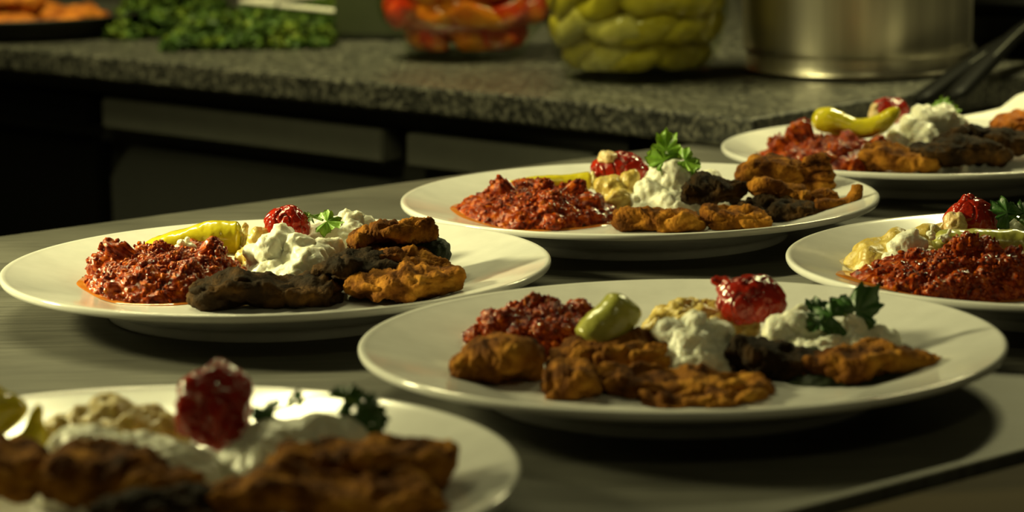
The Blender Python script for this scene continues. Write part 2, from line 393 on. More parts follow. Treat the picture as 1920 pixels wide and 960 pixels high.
def relish(k, px, dy, hw, hd, h, seed, label, tips=()):
    rg = np.random.RandomState(seed); y = PLATE_C[k][1]+dy
    c = on_y(px, 480, y); c[2] = .0100
    L = [((0, 0, 0), (hw, hd, h))]
    for i in range(60):
        a = rg.uniform(0, 2*np.pi); e = math.asin(rg.uniform(.02, .95)); p = np.array([math.cos(a)*math.cos(e)*hw, math.sin(a)*math.cos(e)*hd, math.sin(e)*h])*rg.uniform(.82, .95)
        L.append((p, rg.uniform(.0035, .0080)*np.array([1, 1, .8])))
    for (tx, ty, tr) in tips:
        p = on_y(tx, ty, y); L.append((p-c, tr))
    D, R, F = star(c, L, 7, .0006)
    V = c+D*R[:, None]
    # loose thin foot of oil
    def disp(V): return .0020*fbm(V*120+seed, 2)+.0008*(.55-worley(V*330+seed))+.0012*(.5-worley(V*650+seed))+.0008*fbm(V*1000+seed, 2)
    o = finish('pepper_relish', V, F, MAT['relish'], k, disp, label, 'relish', 'pepper relish on the plates')
    # chopped bits standing proud of the mound
    d0, f0_ = ico(2); VV = []; FF = []
    idx = rg.choice(len(D), 1300)
    for i in idx:
        if D[i, 2] < .03: continue
        p = c+D[i]*R[i]*1.0; s = rg.uniform(.0005, .0016); sc = rg.uniform(.5, 1.6, 3)
        q = d0*sc*s; q = q*(1+.6*perlin(d0*2.3+i))[:, None]
        n0 = sum(len(a) for a in VV); VV.append(q+p); FF += [[a+n0 for a in f] for f in f0_]
    V2 = settle(k, np.concatenate(VV)); b = put('chopped_pieces', V2, FF, MAT['relish'], None, o); b['kind'] = 'stuff'
    # film of orange oil at the foot
    t = np.linspace(0, 2*np.pi, 90, endpoint=False); wob = 1.07+.05*perlin(np.c_[np.cos(t)*2+seed, np.sin(t)*2, 0*t])
    P0 = np.c_[c[0]+np.cos(t)*hw*wob, c[1]+np.sin(t)*hd*wob, 0*t]; P0[:, 2] = plate_z(k, P0)+.0001
    P1 = np.c_[c[0]+np.cos(t)*hw*wob*.985, c[1]+np.sin(t)*hd*wob*.985, 0*t]; P1[:, 2] = plate_z(k, P1)+.0007
    P2 = np.c_[c[0]+np.cos(t)*hw*.8, c[1]+np.sin(t)*hd*.8, 0*t]; P2[:, 2] = plate_z(k, P2)+.0009
    V3 = np.concatenate([P0, P1, P2]); n = 90; F3 = [[i*n+j, i*n+(j+1) % n, (i+1)*n+(j+1) % n, (i+1)*n+j] for i in range(2) for j in range(n)]+[list(range(2*n, 3*n))]
    put('oil_film', V3, F3, MAT['relish_oil'], None, o)
    return o
def mound(name, mat, k, px, dy, hw, hd, h, lumps, seed, label, cat, group, nr=7, rr=(.004, .009), amp=.0014, zbase=None, sub=6, frq=1.0):
    """soft heap: base ellipsoid on the plate + explicit lumps (px, py, ddy, r_px) + random lumps"""
    rg = np.random.RandomState(seed); y = PLATE_C[k][1]+dy
    c = on_y(px, 480, y); c[2] = .0100 if zbase is None else zbase
    L = [((0, 0, 0), (hw, hd, h))]
    for i in range(nr):
        a = rg.uniform(0, 2*np.pi); e = math.asin(rg.uniform(.05, .95)); p = np.array([math.cos(a)*math.cos(e)*hw, math.sin(a)*math.cos(e)*hd, math.sin(e)*h])*rg.uniform(.75, .95)
        L.append((p, rg.uniform(*rr)*np.array([1, 1, .8])))
    for (lx, ly, ddy, rp) in lumps:
        p = on_y(lx, ly, y+ddy); L.append((p-c, rp*mpp(k, dy+ddy)))
    D, R, F = star(c, L, sub, .0022)
    V = c+D*R[:, None]
    def disp(V): return amp*(1.5*fbm(V*95*frq+seed, 3)+.8*(np.abs(perlin(V*130*frq+seed))*2-.6))+amp*.6*(np.abs(fbm(V*420*frq+seed, 2))-.2)
    return finish(name, V, F, mat, k, disp, label, cat, group)
def fritter(k, pts, hw, ht, seed, label, mat='crust', tilt=0, amp=1.0, group=True, green=None, ends=(.16, .16), expo=2.6):
    P = [pt(k, *p) for p in pts]
    V, F = sweep(P, hw, np.array(ht)*.92, 110, 64, ends, tilt, expo)
    # the slice buckles, its outline frays
    c0 = V.mean(0); X = np.c_[V[:, 0]*48, V[:, 1]*48, np.full(len(V), seed*1.7)]
    V = V+amp*np.c_[.0030*perlin(X+9), .0050*perlin(X+31), .0042*perlin(X)]
    def disp(V):
        rid = 1-np.clip(np.abs(perlin(V*np.array([70, 70, 120])+seed*2.3))*4, 0, 1)
        return amp*(.0026*fbm(V*70+seed*3.1, 2)-.0022*rid+.0012*(.55-worley(V*170+seed))+.0009*(.5-worley(V*420+seed))+.0005*fbm(V*800+seed, 2))
    o = finish('vegetable_fritter', V, F, MAT[mat], k, disp, label, 'fritter', 'battered vegetable fritters' if group else None)
    if green:                                                       # vegetable skin showing between two flaps of batter
        P2 = [pt(k, *p) for p in green[0]]
        V2, F2 = sweep(P2, green[1], green[2], 40, 24, (.3, .3), tilt)
        def d2(V): return .0022*fbm(V*90+seed, 3)+.0008*(.5-worley(V*300+seed))
        N, F2 = normals(V2, F2); V2 = settle(k, V2+N*d2(V2)[:, None]); put('vegetable_skin', V2, F2, MAT['skin_green'], None, o)
    return o
def tomato(k, px, py, dy, rw, rh, rd, seed, label, tip=None, patch=None, wr=1.0):
    c = pt(k, px, py, dy); s = mpp(k, dy); L = [((0, 0, 0), (rw*s, rd, rh*s))]
    if tip: p = pt(k, tip[0], tip[1], dy); L.append(((p-c)*.93, tip[2]*s)); L.append(((p-c)*.6, tip[2]*s*2.0))
    D, R, F = star(c, L, 6, .003); V = c+D*R[:, None]
    def disp(V):
        X = V*np.array([150, 150, 70])+seed
        return wr*(.0016*fbm(V*80+seed, 2)-.0013*(1-np.clip(np.abs(perlin(X))*5, 0, 1)))+.0002*fbm(V*600, 2)
    o = finish('roasted_tomato', V, F, MAT['tomato'], k, disp, label, 'tomato', 'roasted tomatoes on the plates')
    if patch:
        q = pt(k, patch[0], patch[1], dy+patch[4]); D, F = ico(5); V = q+D*np.array([patch[2]*s, patch[5], patch[3]*s])
        N, F = normals(V, F); V = V+N*(.0012*fbm(V*200+seed, 3))[:, None]; put('peeled_flesh', V, F, MAT['tomato_flesh'], None, o)
    return o
def pepper(k, pts, rads, label, seed, mat='pepper', cut=None, ends=(.12, .06), flat=1.0, amp=1.0):
    P = [pt(k, *p) for p in pts]; A = np.array(rads)
    V, F = sweep(P, A, A*flat, 90, 48, ends, 0, 2.1)
    def disp(V): return amp*(.0011*fbm(V*55+seed, 2)+.0003*fbm(V*260+seed, 2))
    o = finish('pickled_pepper', V, F, MAT[mat], k, disp, label, 'pepper', 'pickled peppers on the plates')
    if cut:
        q = pt(k, *cut[:3]); D, F = ico(5); s = mpp(k); V = q+D*np.array([cut[3]*s, cut[3]*s*1.3, cut[4]*s])
        N, F = normals(V, F); V = V+N*(.0014*fbm(V*260+seed, 3))[:, None]; put('cut_flesh', settle(k, V), F, MAT['flesh'], None, o)
    return o
_leafcache = {}
def leaf_mesh(seed, size, mat):
    """a lobed parsley leaflet lying in XY, stalk at the origin, growing along +Y"""
    rg = np.random.RandomState(seed); n = 73; m = 9
    th = np.linspace(-2.5, 2.5, n)
    lob = .56+.44*np.abs(np.cos(1.5*th))**.55; tee = 1+.09*np.cos(th*11+rg.uniform(0, 1))+.05*np.cos(th*23)
    r = size*lob*tee*(1-.10*np.abs(th)/2.5)*(1+.08*rg.normal(size=1))
    V = []; F = []
    for s in (1, -1):
        for i in range(m):
            u = i/(m-1)
            x = np.sin(th)*r*u; y = size*.42+np.cos(th)*r*u*1.05 - size*.42*(1-u)*.0
            z = .22*size*np.sin(th*3+seed)*u**2 - .30*size*(u**2)*(np.abs(th)/2.5)+.10*size*np.cos(th*9)*u**2+s*.00018*(1-u*.7)
            V.append(np.c_[x, y, z])
    V = np.concatenate(V)
    for s in range(2):
        for i in range(m-1):
            for j in range(n-1):
                a = s*m*n+i*n+j; q = [a, a+1, a+1+n, a+n]; F.append(q if s else q[::-1])
    for j in range(n-1): a = (m-1)*n+j; b_ = m*n+a; F.append([a, a+1, b_+1, b_])
    return V, F
def parsley(k, label, stem, leaves, mat='leaf', dy=0):
    """stem = [(px,py,ddy)...]; leaves = [(px,py,ddy, size_px, angle in the picture deg, lean deg)]"""
    P = [pt(k, a, b_, dy+c) for a, b_, c in stem]; root = empty('parsley_sprig', P[0])
    V, F = sweep(P, .0007, .0007, 24, 10, (.02, .02)); V = settle(k, V); put('stem', V, F, MAT['stem'], None, root)
    for i, (px, py, ddy, sz, ang, lean) in enumerate(leaves):
        s = sz*mpp(k, dy); V, F = leaf_mesh(17*k+i, s, mat)
        a = math.radians(ang); ln = math.radians(lean)
        # leaf axis in the picture plane, leaf face tipped from facing the lens (0) to facing the ceiling (90)
        right = np.array([1., 0, 0]); upv = np.array([0, math.sin(ln), math.cos(ln)]); face = np.cross(right, upv)
        yax = right*math.cos(a)+upv*math.sin(a); xax = np.cross(yax, face)
        q = pt(k, px, py, dy+ddy); V = q+np.outer(V[:, 0], xax)+np.outer(V[:, 1], yax)+np.outer(V[:, 2], face)
        put('leaf', settle(k, V), F, MAT[mat], None, root)
    tag(root, label, 'parsley', 'parsley sprigs on the plates'); return root
def crumb(k, px, py, dy, rpx, seed, label, mat='cheese'):
    c = pt(k, px, py, dy); s = rpx*mpp(k, dy); rg = np.random.RandomState(seed)
    L = [((0, 0, 0), (s, s*.8, s*.7))]+[(rg.normal(size=3)*s*.6, s*rg.uniform(.35, .6)) for _ in range(6)]
    D, R, F = star(c, L, 5, .0006); V = c+D*R[:, None]
    def disp(V): return .0005*fbm(V*300+seed, 2)
    return finish('cheese_crumb', V, F, MAT[mat], k, disp, label, 'cheese', 'loose crumbs of white cheese')

# ------------------------------------------------------------------ left plate (0)
relish(0, 312, .010, .042, .048, .0185, 3, 'chunky red pepper relish heaped on the left plate', [(208, 470, .006), (222, 478, .007), (195, 500, .008), (400, 475, .007), (300, 476, .006)])
pepper(0, [(262, 474, .055), (320, 462, .055), (390, 449, .055), (456, 446, .055)], [.0035, .0075, .0095, .0092], 'glossy yellow green pickled pepper behind the relish on the left plate', 4, 'pepper', (459, 446, .050, 8, 30))
mound('cheese_dollop', MAT['cheese'], 0, 555, .012, .027, .030, .019, [(530, 452, 0, 26), (505, 470, -.004, 30), (560, 462, -.004, 28), (612, 480, 0, 34), (476, 478, 0, 18), (528, 438, .002, 11), (520, 430, .002, 6), (580, 500, -.012, 40), (632, 487, .002, 26)], 5, 'ragged white cheese dollop in front of the tomato on the left plate', 'cheese', 'white cheese dollops on the plates')
mound('cheese_dollop', MAT['cheese'], 0, 635, .060, .024, .024, .016, [(655, 420, 0, 24), (645, 404, 0, 10), (670, 406, 0, 9), (690, 425, 0, 16), (620, 440, 0, 34), (660, 450, -.004, 36), (600, 445, 0, 24)], 6, 'bright white cheese dollop under the parsley on the left plate', 'cheese', 'white cheese dollops on the plates', amp=.0012)
mound('yellow_spread', MAT['hummus'], 0, 500, .045, .016, .02, .018, [(485, 442, 0, 12), (500, 438, 0, 7), (478, 455, 0, 14)], 61, 'small lump of yellow spread left of the tomato on the left plate', 'spread', 'yellow spread on the plates')
tomato(0, 538, 425, .048, 43, 40, .0125, 11, 'wrinkled red roasted tomato behind cheese on the left plate')
parsley(0, 'bright green parsley sprig lying on white cheese, left plate', [(578, 402, .0), (592, 408, .0), (607, 413, -.002)], [(602, 414, -.004, 27, -8, 40), (590, 408, .004, 16, 150, 60)], 'leaf', .042)
crumb(0, 350, 460, .030, 13, 1, 'white cheese crumb between relish and pepper, larger, left plate')
crumb(0, 409, 466, .030, 8, 2, 'tiny white cheese crumb right end of relish, left plate')
fritter(0, [(352, 556, -.045), (420, 545, -.045), (500, 545, -.042), (590, 550, -.040), (650, 560, -.040)], [.012, .018, .017, .018, .012], [.0065, .0090, .0080, .0075, .005], 21, 'dark battered fritter in front of relish and cheese on the left plate', 'crust_dark')
fritter(0, [(585, 520, -.022), (660, 500, -.020), (740, 520, -.022), (800, 545, -.030)], [.012, .018, .018, .012], [.006, .0095, .0095, .007], 22, 'dark brown fritter at the middle of the heap on the left plate', 'crust_dark')
fritter(0, [(650, 540, -.035), (730, 530, -.035), (810, 528, -.034), (862, 530, -.030)], [.014, .020, .020, .012], [.006, .008, .0085, .007], 23, 'golden brown fritter at the bottom of the right heap, left plate', 'crust')
fritter(0, [(648, 492, -.005), (710, 482, -.004), (780, 494, -.004), (850, 512, -.006)], [.014, .019, .019, .013], [.0055, .0070, .0070, .006], 24, 'golden fritter in the middle of the right heap, left plate', 'crust', green=([(760, 486, .012), (810, 472, .012), (842, 476, .010)], .010, .0065))
fritter(0, [(648, 468, .010), (700, 446, .012), (760, 434, .012), (815, 424, .012)], [.010, .012, .012, .010], [.0065, .0070, .0065, .0072], 25, 'rolled golden fritter tilted up on top of the heap, left plate', 'crust', ends=(.18, .07))
fritter(0, [(660, 490, .018), (720, 470, .020), (780, 468, .020), (830, 482, .018)], [.012, .015, .015, .011], [.010, .0130, .0125, .009], 26, 'brown fritter wedged under the rolled one on the left plate', 'crust')
# ------------------------------------------------------------------ back middle plate (1)
relish(1, 1005, .006, .047, .045, .0165, 31, 'wide heap of chunky red relish on the back middle plate', [(940, 352, .006), (1080, 354, .006), (1020, 350, .005)])
pepper(1, [(940, 350, .055), (1000, 343, .056), (1060, 341, .057), (1112, 338, .057)], [.0025, .0042, .0048, .0060], 'thin yellow green pickled pepper behind relish on the back middle plate', 34, 'pepper', (1112, 338, .054, 5, 17), amp=.6)
mound('yellow_spread', MAT['hummus'], 1, 1160, .030, .014, .020, .013, [(1150, 355, 0, 26), (1180, 345, 0, 18), (1188, 330, 0, 9), (1130, 350, 0, 16), (1165, 372, -.01, 22)], 35, 'pale yellow spread below the tomato on the back middle plate', 'spread', 'yellow spread on the plates', amp=.001)
mound('cheese_dollop', MAT['cheese'], 1, 1255, .030, .026, .028, .016, [(1258, 335, 0, 38), (1235, 350, 0, 30), (1215, 365, -.008, 28), (1290, 350, 0, 34), (1328, 340, .02, 24), (1190, 378, -.012, 14), (1245, 325, 0, 28), (1275, 322, 0, 22)], 36, 'white cheese dollop topped with parsley on the back middle plate', 'cheese', 'white cheese dollops on the plates', nr=8, amp=.0010)
tomato(1, 1160, 318, .062, 50, 32, .013, 37, 'torn red roasted tomato with pale patch on the back middle plate', (1200, 320, 12), (1140, 296, 20, 13, -.002, .009), 1.3)
parsley(1, 'upright bright green parsley sprig on cheese, back middle plate', [(1262, 322, 0), (1256, 306, 0), (1250, 290, 0)], [(1249, 300, 0, 42, 88, 12), (1258, 304, -.004, 30, 165, 35), (1272, 296, -.004, 30, -25, 20), (1292, 306, -.004, 24, -75, 10)], 'leaf', .028)
fritter(1, [(1276, 362, .005), (1310, 358, .005), (1355, 352, .006), (1400, 366, .006)], [.010, .013, .014, .010], [.006, .0085, .0090, .007], 41, 'dark lumpy fritter beside cheese on the back middle plate', 'crust_dark')
fritter(1, [(1378, 345, .050), (1425, 318, .052), (1475, 320, .052), (1520, 345, .050)], [.012, .015, .015, .012], [.006, .0085, .0085, .008], 42, 'rounded golden fritter at the back of the heap, back middle plate', 'crust', amp=.7)
fritter(1, [(1520, 385, .045), (1526, 350, .045), (1528, 318, .045), (1536, 290, .045)], [.011, .011, .010, .006], [.011, .011, .010, .006], 43, 'pointed fritter standing upright on the back middle plate', 'crust', ends=(.1, .2))
fritter(1, [(1396, 345, .000), (1440, 352, .000), (1490, 366, .000), (1520, 380, .000)], [.006, .0075, .0075, .006], [.0055, .0062, .0062, .006], 44, 'finger shaped fritter lying across the heap, back middle plate', 'crust', amp=.6)
fritter(1, [(1500, 388, .004), (1535, 376, .004), (1570, 382, .004)], [.007, .0085, .006], [.006, .0065, .006], 45, 'short round ended fritter near the curl, back middle plate', 'crust', amp=.6)
fritter(1, [(1525, 388, -.016), (1562, 390, -.016), (1592, 382, -.014), (1605, 364, -.012), (1607, 344, -.010)], [.0060, .0055, .0048, .0042, .0036], [.0060, .0055, .0048, .0042, .0036], 46, 'thin curled fried strip at the right end, back middle plate', 'crust', amp=.35, ends=(.05, .06))
fritter(1, [(1380, 398, -.012), (1440, 396, -.012), (1500, 402, -.012), (1550, 404, -.010)], [.012, .016, .016, .010], [.007, .0085, .0080, .006], 47, 'dark fritter at the bottom of the heap, back middle plate', 'crust_dark')
fritter(1, [(1150, 418, -.040), (1200, 410, -.040), (1265, 410, -.040), (1322, 416, -.038)], [.011, .015, .015, .012], [.006, .0075, .0078, .006], 48, 'olive brown fritter in front of cheese on the back middle plate', 'crust')
fritter(1, [(1312, 412, -.036), (1360, 408, -.036), (1410, 412, -.036), (1446, 420, -.034)], [.010, .013, .013, .010], [.0068, .0075, .0070, .005], 49, 'bumpy brown fritter front right on the back middle plate', 'crust')
# ------------------------------------------------------------------ large middle plate (2)
relish(2, 1010, .050, .031, .030, .0185, 51, 'small dark red relish heap on the large middle plate', [(1000, 572, .0045), (1030, 580, .005), (1085, 590, .006), (925, 625, .006)])
pepper(2, [(1108, 650, .008), (1130, 622, .010), (1155, 592, .012), (1176, 560, .014)], [.0098, .0098, .0090, .0082], 'stubby pale green pickled pepper leaning upright on the large middle plate', 52, 'pepper_dull', None, (.1, .14), 1.0, .8)
mound('yellow_spread', MAT['hummus'], 2, 1300, .058, .024, .022, .018, [(1280, 590, 0, 28), (1240, 600, 0, 24), (1320, 595, 0, 28), (1370, 600, 0, 30), (1400, 615, 0, 24)], 53, 'glistening yellow spread under the tomato on the large middle plate', 'spread', 'yellow spread on the plates', amp=.0012)
mound('cheese_dollop', MAT['cheese'], 2, 1305, .000, .020, .024, .017, [(1300, 605, 0, 24), (1255, 625, 0, 30), (1340, 635, 0, 30), (1300, 655, -.006, 44), (1298, 588, 0, 9), (1315, 690, -.012, 36)], 54, 'pointed white cheese dollop at the middle of the large middle plate', 'cheese', 'white cheese dollops on the plates', amp=.0012)
mound('cheese_dollop', MAT['cheese'], 2, 1550, .022, .031, .026, .012, [(1490, 605, 0, 26), (1460, 625, 0, 32), (1520, 620, 0, 34), (1600, 630, 0, 32), (1650, 645, 0, 28), (1500, 588, .004, 12)], 55, 'broad white cheese dollop under parsley on the large middle plate', 'cheese', 'white cheese dollops on the plates', amp=.0012)
tomato(2, 1408, 562, .046, 66, 48, .0150, 56, 'glossy red roasted tomato with pointed tip on the large middle plate', (1340, 524, 9))
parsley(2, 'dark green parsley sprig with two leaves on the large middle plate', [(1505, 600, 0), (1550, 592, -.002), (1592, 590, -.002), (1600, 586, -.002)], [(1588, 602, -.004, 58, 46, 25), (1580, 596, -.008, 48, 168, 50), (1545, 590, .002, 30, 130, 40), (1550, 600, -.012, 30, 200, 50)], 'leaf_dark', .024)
fritter(2, [(840, 700, -.010), (900, 682, -.012), (960, 672, -.012), (1018, 690, -.010)], [.014, .020, .022, .014], [.0075, .0105, .0105, .008], 71, 'rounded brown fritter at the left end of the large middle plate', 'crust')
fritter(2, [(1015, 690, .000), (1090, 672, -.002), (1180, 665, -.002), (1285, 668, .000)], [.012, .018, .019, .012], [.006, .0082, .0090, .008], 72, 'brown fritter with dark green rim at middle, large middle plate', 'crust', green=([(1040, 668, .012), (1110, 654, .012), (1180, 648, .010)], .008, .0035))
fritter(2, [(1014, 730, -.045), (1050, 720, -.045), (1090, 722, -.045), (1125, 735, -.045)], [.010, .014, .014, .010], [.006, .0085, .0085, .006], 73, 'small lumpy brown fritter at the front left, large middle plate', 'crust')
fritter(2, [(1120, 712, -.040), (1180, 722, -.042), (1260, 732, -.044), (1350, 724, -.042), (1452, 722, -.040)], [.010, .016, .017, .017, .010], [.0055, .0065, .0060, .0060, .005], 74, 'long wavy fritter lying at the front of the large middle plate', 'crust')
fritter(2, [(1195, 752, -.062), (1270, 752, -.064), (1350, 752, -.063), (1440, 740, -.060)], [.008, .012, .012, .008], [.004, .0046, .0046, .004], 75, 'flat brown fritter nearest the front rim, large middle plate', 'crust')
fritter(2, [(1352, 655, -.006), (1420, 668, -.008), (1500, 690, -.010), (1580, 700, -.010)], [.012, .018, .018, .012], [.008, .0095, .0085, .007], 76, 'dark fritter right of the pointed cheese, large middle plate', 'crust_dark', green=([(1470, 655, .004), (1510, 662, .004), (1550, 668, .004)], .008, .003))
fritter(2, [(1480, 700, -.020), (1560, 688, -.020), (1660, 680, -.018), (1757, 684, -.014)], [.012, .018, .019, .013], [.0065, .0085, .0085, .0075], 77, 'long brown fritter at the right end of the large middle plate', 'crust', green=([(1470, 728, -.028), (1580, 726, -.030), (1720, 716, -.026)], .012, .006))
# ------------------------------------------------------------------ front left plate (3)
mound('yellow_spread', MAT['hummus'], 3, 205, .075, .028, .024, .020, [(205, 800, 0, 46), (165, 808, 0, 44), (255, 810, 0, 46), (300, 822, 0, 30), (115, 812, 0, 34)], 81, 'rough yellow spread at the back of the front left plate', 'spread', 'yellow spread on the plates', amp=.0012)
mound('cheese_dollop', MAT['cheese'], 3, 230, .018, .036, .028, .022, [(160, 850, 0, 50), (240, 865, 0, 50), (320, 900, 0, 50), (130, 838, .006, 36), (200, 832, .006, 30)], 82, 'long soft white cheese ridge at left on the front left plate', 'cheese', 'white cheese dollops on the plates', amp=.0010)
mound('cheese_dollop', MAT['cheese'], 3, 560, .028, .034, .026, .024, [(600, 815, 0, 46), (530, 835, 0, 50), (650, 830, 0, 46), (460, 870, 0, 46), (420, 890, 0, 36)], 83, 'high white cheese dollop under parsley on the front left plate', 'cheese', 'white cheese dollops on the plates', amp=.0010, nr=6)
tomato(3, 400, 778, .045, 72, 62, .0140, 84, 'dark red roasted tomato standing tall on the front left plate', (412, 716, 30), None, 2.0)
pepper(3, [(-40, 800, .050), (-10, 775, .050), (20, 755, .050), (30, 742, .050)], [.008, .0085, .0075, .004], 'cut yellow green pepper at the left edge on the front left plate', 85, 'pepper', None, (.1, .25))
pepper(3, [(-20, 868, .040), (30, 862, .040), (62, 830, .040), (68, 790, .040), (72, 757, .040)], [.008, .0078, .0062, .0030, .0016], 'hooked pepper tail pointing up at the left edge, front left plate', 86, 'pepper', None, (.1, .1))
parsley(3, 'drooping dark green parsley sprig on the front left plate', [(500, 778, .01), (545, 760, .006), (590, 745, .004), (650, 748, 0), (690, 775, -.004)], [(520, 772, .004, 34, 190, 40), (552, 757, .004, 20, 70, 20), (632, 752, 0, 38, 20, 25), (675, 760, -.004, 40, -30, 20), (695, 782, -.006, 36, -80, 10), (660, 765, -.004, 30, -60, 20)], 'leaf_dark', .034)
fritter(3, [(490, 895, -.004), (590, 872, -.004), (720, 862, -.004), (852, 880, -.004)], [.010, .016, .017, .014], [.006, .0085, .0092, .0090], 91, 'golden finger fritter at the right end of the front left plate', 'crust', ends=(.16, .08))
fritter(3, [(375, 935, -.035), (480, 920, -.035), (600, 935, -.035), (740, 945, -.035), (850, 960, -.034)], [.012, .017, .018, .018, .012], [.006, .008, .008, .008, .007], 92, 'long brown fritter cut by the bottom edge, front left plate', 'crust')
fritter(3, [(70, 900, -.015), (170, 895, -.016), (290, 910, -.018), (390, 930, -.020)], [.013, .020, .020, .013], [.007, .0100, .0090, .007], 93, 'wide brown fritter in front of the cheese ridge, front left plate', 'crust')
fritter(3, [(-140, 890, -.010), (-60, 878, -.010), (30, 880, -.010), (95, 900, -.012)], [.012, .018, .018, .011], [.007, .009, .009, .007], 94, 'brown fritter cut by the left edge, front left plate', 'crust')
fritter(3, [(180, 965, -.048), (300, 955, -.048), (400, 965, -.048)], [.010, .014, .010], [.006, .008, .006], 95, 'dark fritter at the bottom edge of the frame, front left plate', 'crust_dark')
# ------------------------------------------------------------------ right plate (4)
relish(4, 1800, -.018, .058, .036, .0175, 101, 'glossy dark red relish spread along the front of the right plate', [(1815, 468, .008), (1850, 475, .008), (1790, 480, .007), (1720, 490, .006), (1900, 495, .008)])
mound('yellow_spread', MAT['hummus'], 4, 1690, .022, .031, .030, .020, [(1640, 482, 0, 36), (1690, 470, 0, 40), (1740, 455, .01, 36), (1735, 432, .025, 16), (1765, 434, .025, 18)], 102, 'shiny yellow spread at the left end of the right plate', 'spread', 'yellow spread on the plates', amp=.0008, nr=5)
mound('cheese_dollop', MAT['cheese'], 4, 1700, .008, .010, .010, .022, [(1700, 455, 0, 24), (1680, 465, 0, 18), (1725, 460, 0, 16), (1710, 440, 0, 12)], 103, 'small flat white cheese dab on yellow spread, right plate', 'cheese', 'white cheese dollops on the plates', amp=.0008, nr=3)
crumb(4, 1746, 438, .012, 8, 5, 'tiny white crumb beside the cheese dab, right plate')
crumb(4, 1772, 446, .010, 8, 6, 'tiny white crumb farthest right of the cheese dab, right plate')
pepper(4, [(1745, 462, .018), (1820, 462, .018), (1900, 465, .016), (1990, 475, .014)], [.008, .0095, .0095, .007], 'dull green pickled pepper lying behind relish on the right plate', 104, 'pepper_dull', None, (.15, .15))
tomato(4, 1822, 415, .052, 52, 40, .0135, 105, 'cone shaped red roasted tomato with pale side on the right plate', (1815, 374, 10), (1792, 422, 24, 24, -.008, .007), .5)
mound('cheese_dollop', MAT['cheese'], 4, 1925, .050, .020, .022, .018, [(1905, 430, 0, 22), (1940, 425, 0, 26), (1890, 440, 0, 16)], 106, 'white cheese dollop cut by the right edge, right plate', 'cheese', 'white cheese dollops on the plates')
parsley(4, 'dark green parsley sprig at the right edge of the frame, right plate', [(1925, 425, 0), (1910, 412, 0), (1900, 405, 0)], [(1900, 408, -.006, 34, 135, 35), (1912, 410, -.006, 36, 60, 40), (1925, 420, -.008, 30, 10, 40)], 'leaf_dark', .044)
# ------------------------------------------------------------------ far right plate (5)
relish(5, 1545, .000, .042, .046, .0180, 111, 'coarse red relish heap on the far right plate', [(1490, 250, .006), (1505, 240, .006), (1460, 272, .007), (1650, 272, .006), (1590, 266, .007)])
pepper(5, [(1520, 224, .020), (1550, 226, .018), (1600, 240, .014), (1650, 232, .012), (1684, 204, .012)], [.0065, .0085, .0068, .0068, .0035], 'bright yellow banana shaped pepper on top of relish, far right plate', 112, 'pepper', None, (.12, .12))
tomato(5, 1668, 208, .060, 37, 24, .0125, 113, 'red roasted tomato behind the yellow pepper on the far right plate', None, (1640, 212, 10, 18, -.004, .006))
mound('cheese_dollop', MAT['cheese'], 5, 1735, .030, .026, .028, .016, [(1740, 225, 0, 26), (1770, 220, 0, 24), (1710, 240, 0, 24), (1680, 262, -.01, 20), (1735, 258, -.01, 30), (1795, 240, 0, 22), (1720, 212, .004, 14)], 114, 'large white cheese dollop on the far right plate', 'cheese', 'white cheese dollops on the plates', amp=.0014)
parsley(5, 'small parsley sprig on cheese, far right plate', [(1735, 214, .004), (1755, 206, .004), (1770, 204, .004)], [(1748, 208, 0, 20, 170, 45), (1764, 206, 0, 24, 60, 45), (1772, 206, 0, 20, 0, 45)], 'leaf', .040)
fritter(5, [(1610, 300, -.034), (1650, 292, -.034), (1700, 300, -.034), (1765, 306, -.034)], [.012, .016, .016, .012], [.008, .009, .0075, .006], 115, 'golden brown fritter in front of relish on the far right plate', 'crust')
fritter(5, [(1700, 300, -.030), (1770, 285, -.030), (1830, 282, -.028), (1900, 300, -.028)], [.012, .018, .018, .012], [.007, .009, .009, .007], 116, 'olive brown flat fritter at middle of the far right plate', 'crust_dark')
fritter(5, [(1750, 280, .000), (1800, 262, .000), (1860, 264, .000), (1940, 275, .000)], [.012, .018, .018, .014], [.007, .0095, .0090, .008], 117, 'dark fritter below the orange piece on the far right plate', 'crust_dark')
fritter(5, [(1860, 252, .030), (1900, 236, .030), (1950, 226, .030), (1990, 232, .030)], [.010, .014, .014, .010], [.005, .0085, .0085, .007], 118, 'bright orange fritter cut by the right edge, far right plate', 'fried_orange')

# ------------------------------------------------------------------ behind the plates, right
# two stacked black frying pans standing on the granite, their handles reaching over its edge
GZ = .024
def pan(a, b_, y0, y1, zb, label, c=None):
    p0 = on_y(*a, y0); p3 = on_y(*b_, y1) if c is None else c; h = p3-p0; h[2] = 0; h /= np.linalg.norm(h)
    if c is None: c = p3+h*.105
    c = np.array([c[0], c[1], zb]); root = empty('frying_pan', c)
    V, F = lathe(spline([(.0005, 0), (.080, 0), (.086, .003), (.104, .030), (.107, .034), (.1055, .0345), (.083, .005), (.0005, .004)], 40), 72, c); put('body', V, F, MAT['black'], None, root)
    rim = c-h*.103+np.array([0, 0, .028])
    mid = [p0, p0+(rim-p0)*.35+np.array([0, 0, .004]), p0+(rim-p0)*.7+np.array([0, 0, .006]), rim]
    V, F = sweep(mid, [.0085, .0080, .0065, .0060], [.0055, .0055, .0045, .004], 50, 18, (.06, .02)); hd = put('handle', V, F, MAT['black'], None, root)
    hd['_o'] = root['_o']
    sd = np.array([h[1], -h[0], 0])
    V, F = sweep([m_+sd*.0045+np.array([0, 0, .0050*(1-.1*q)]) for q, m_ in enumerate(mid[1:])], .0006, .0005, 24, 8, (.05, .05)); put('highlight_strip', V, F, MAT['door_steel'], None, hd)  # thin pale strip, stands in for the highlight along the black handle
    tag(root, label, 'frying pan', 'black frying pans'); return c
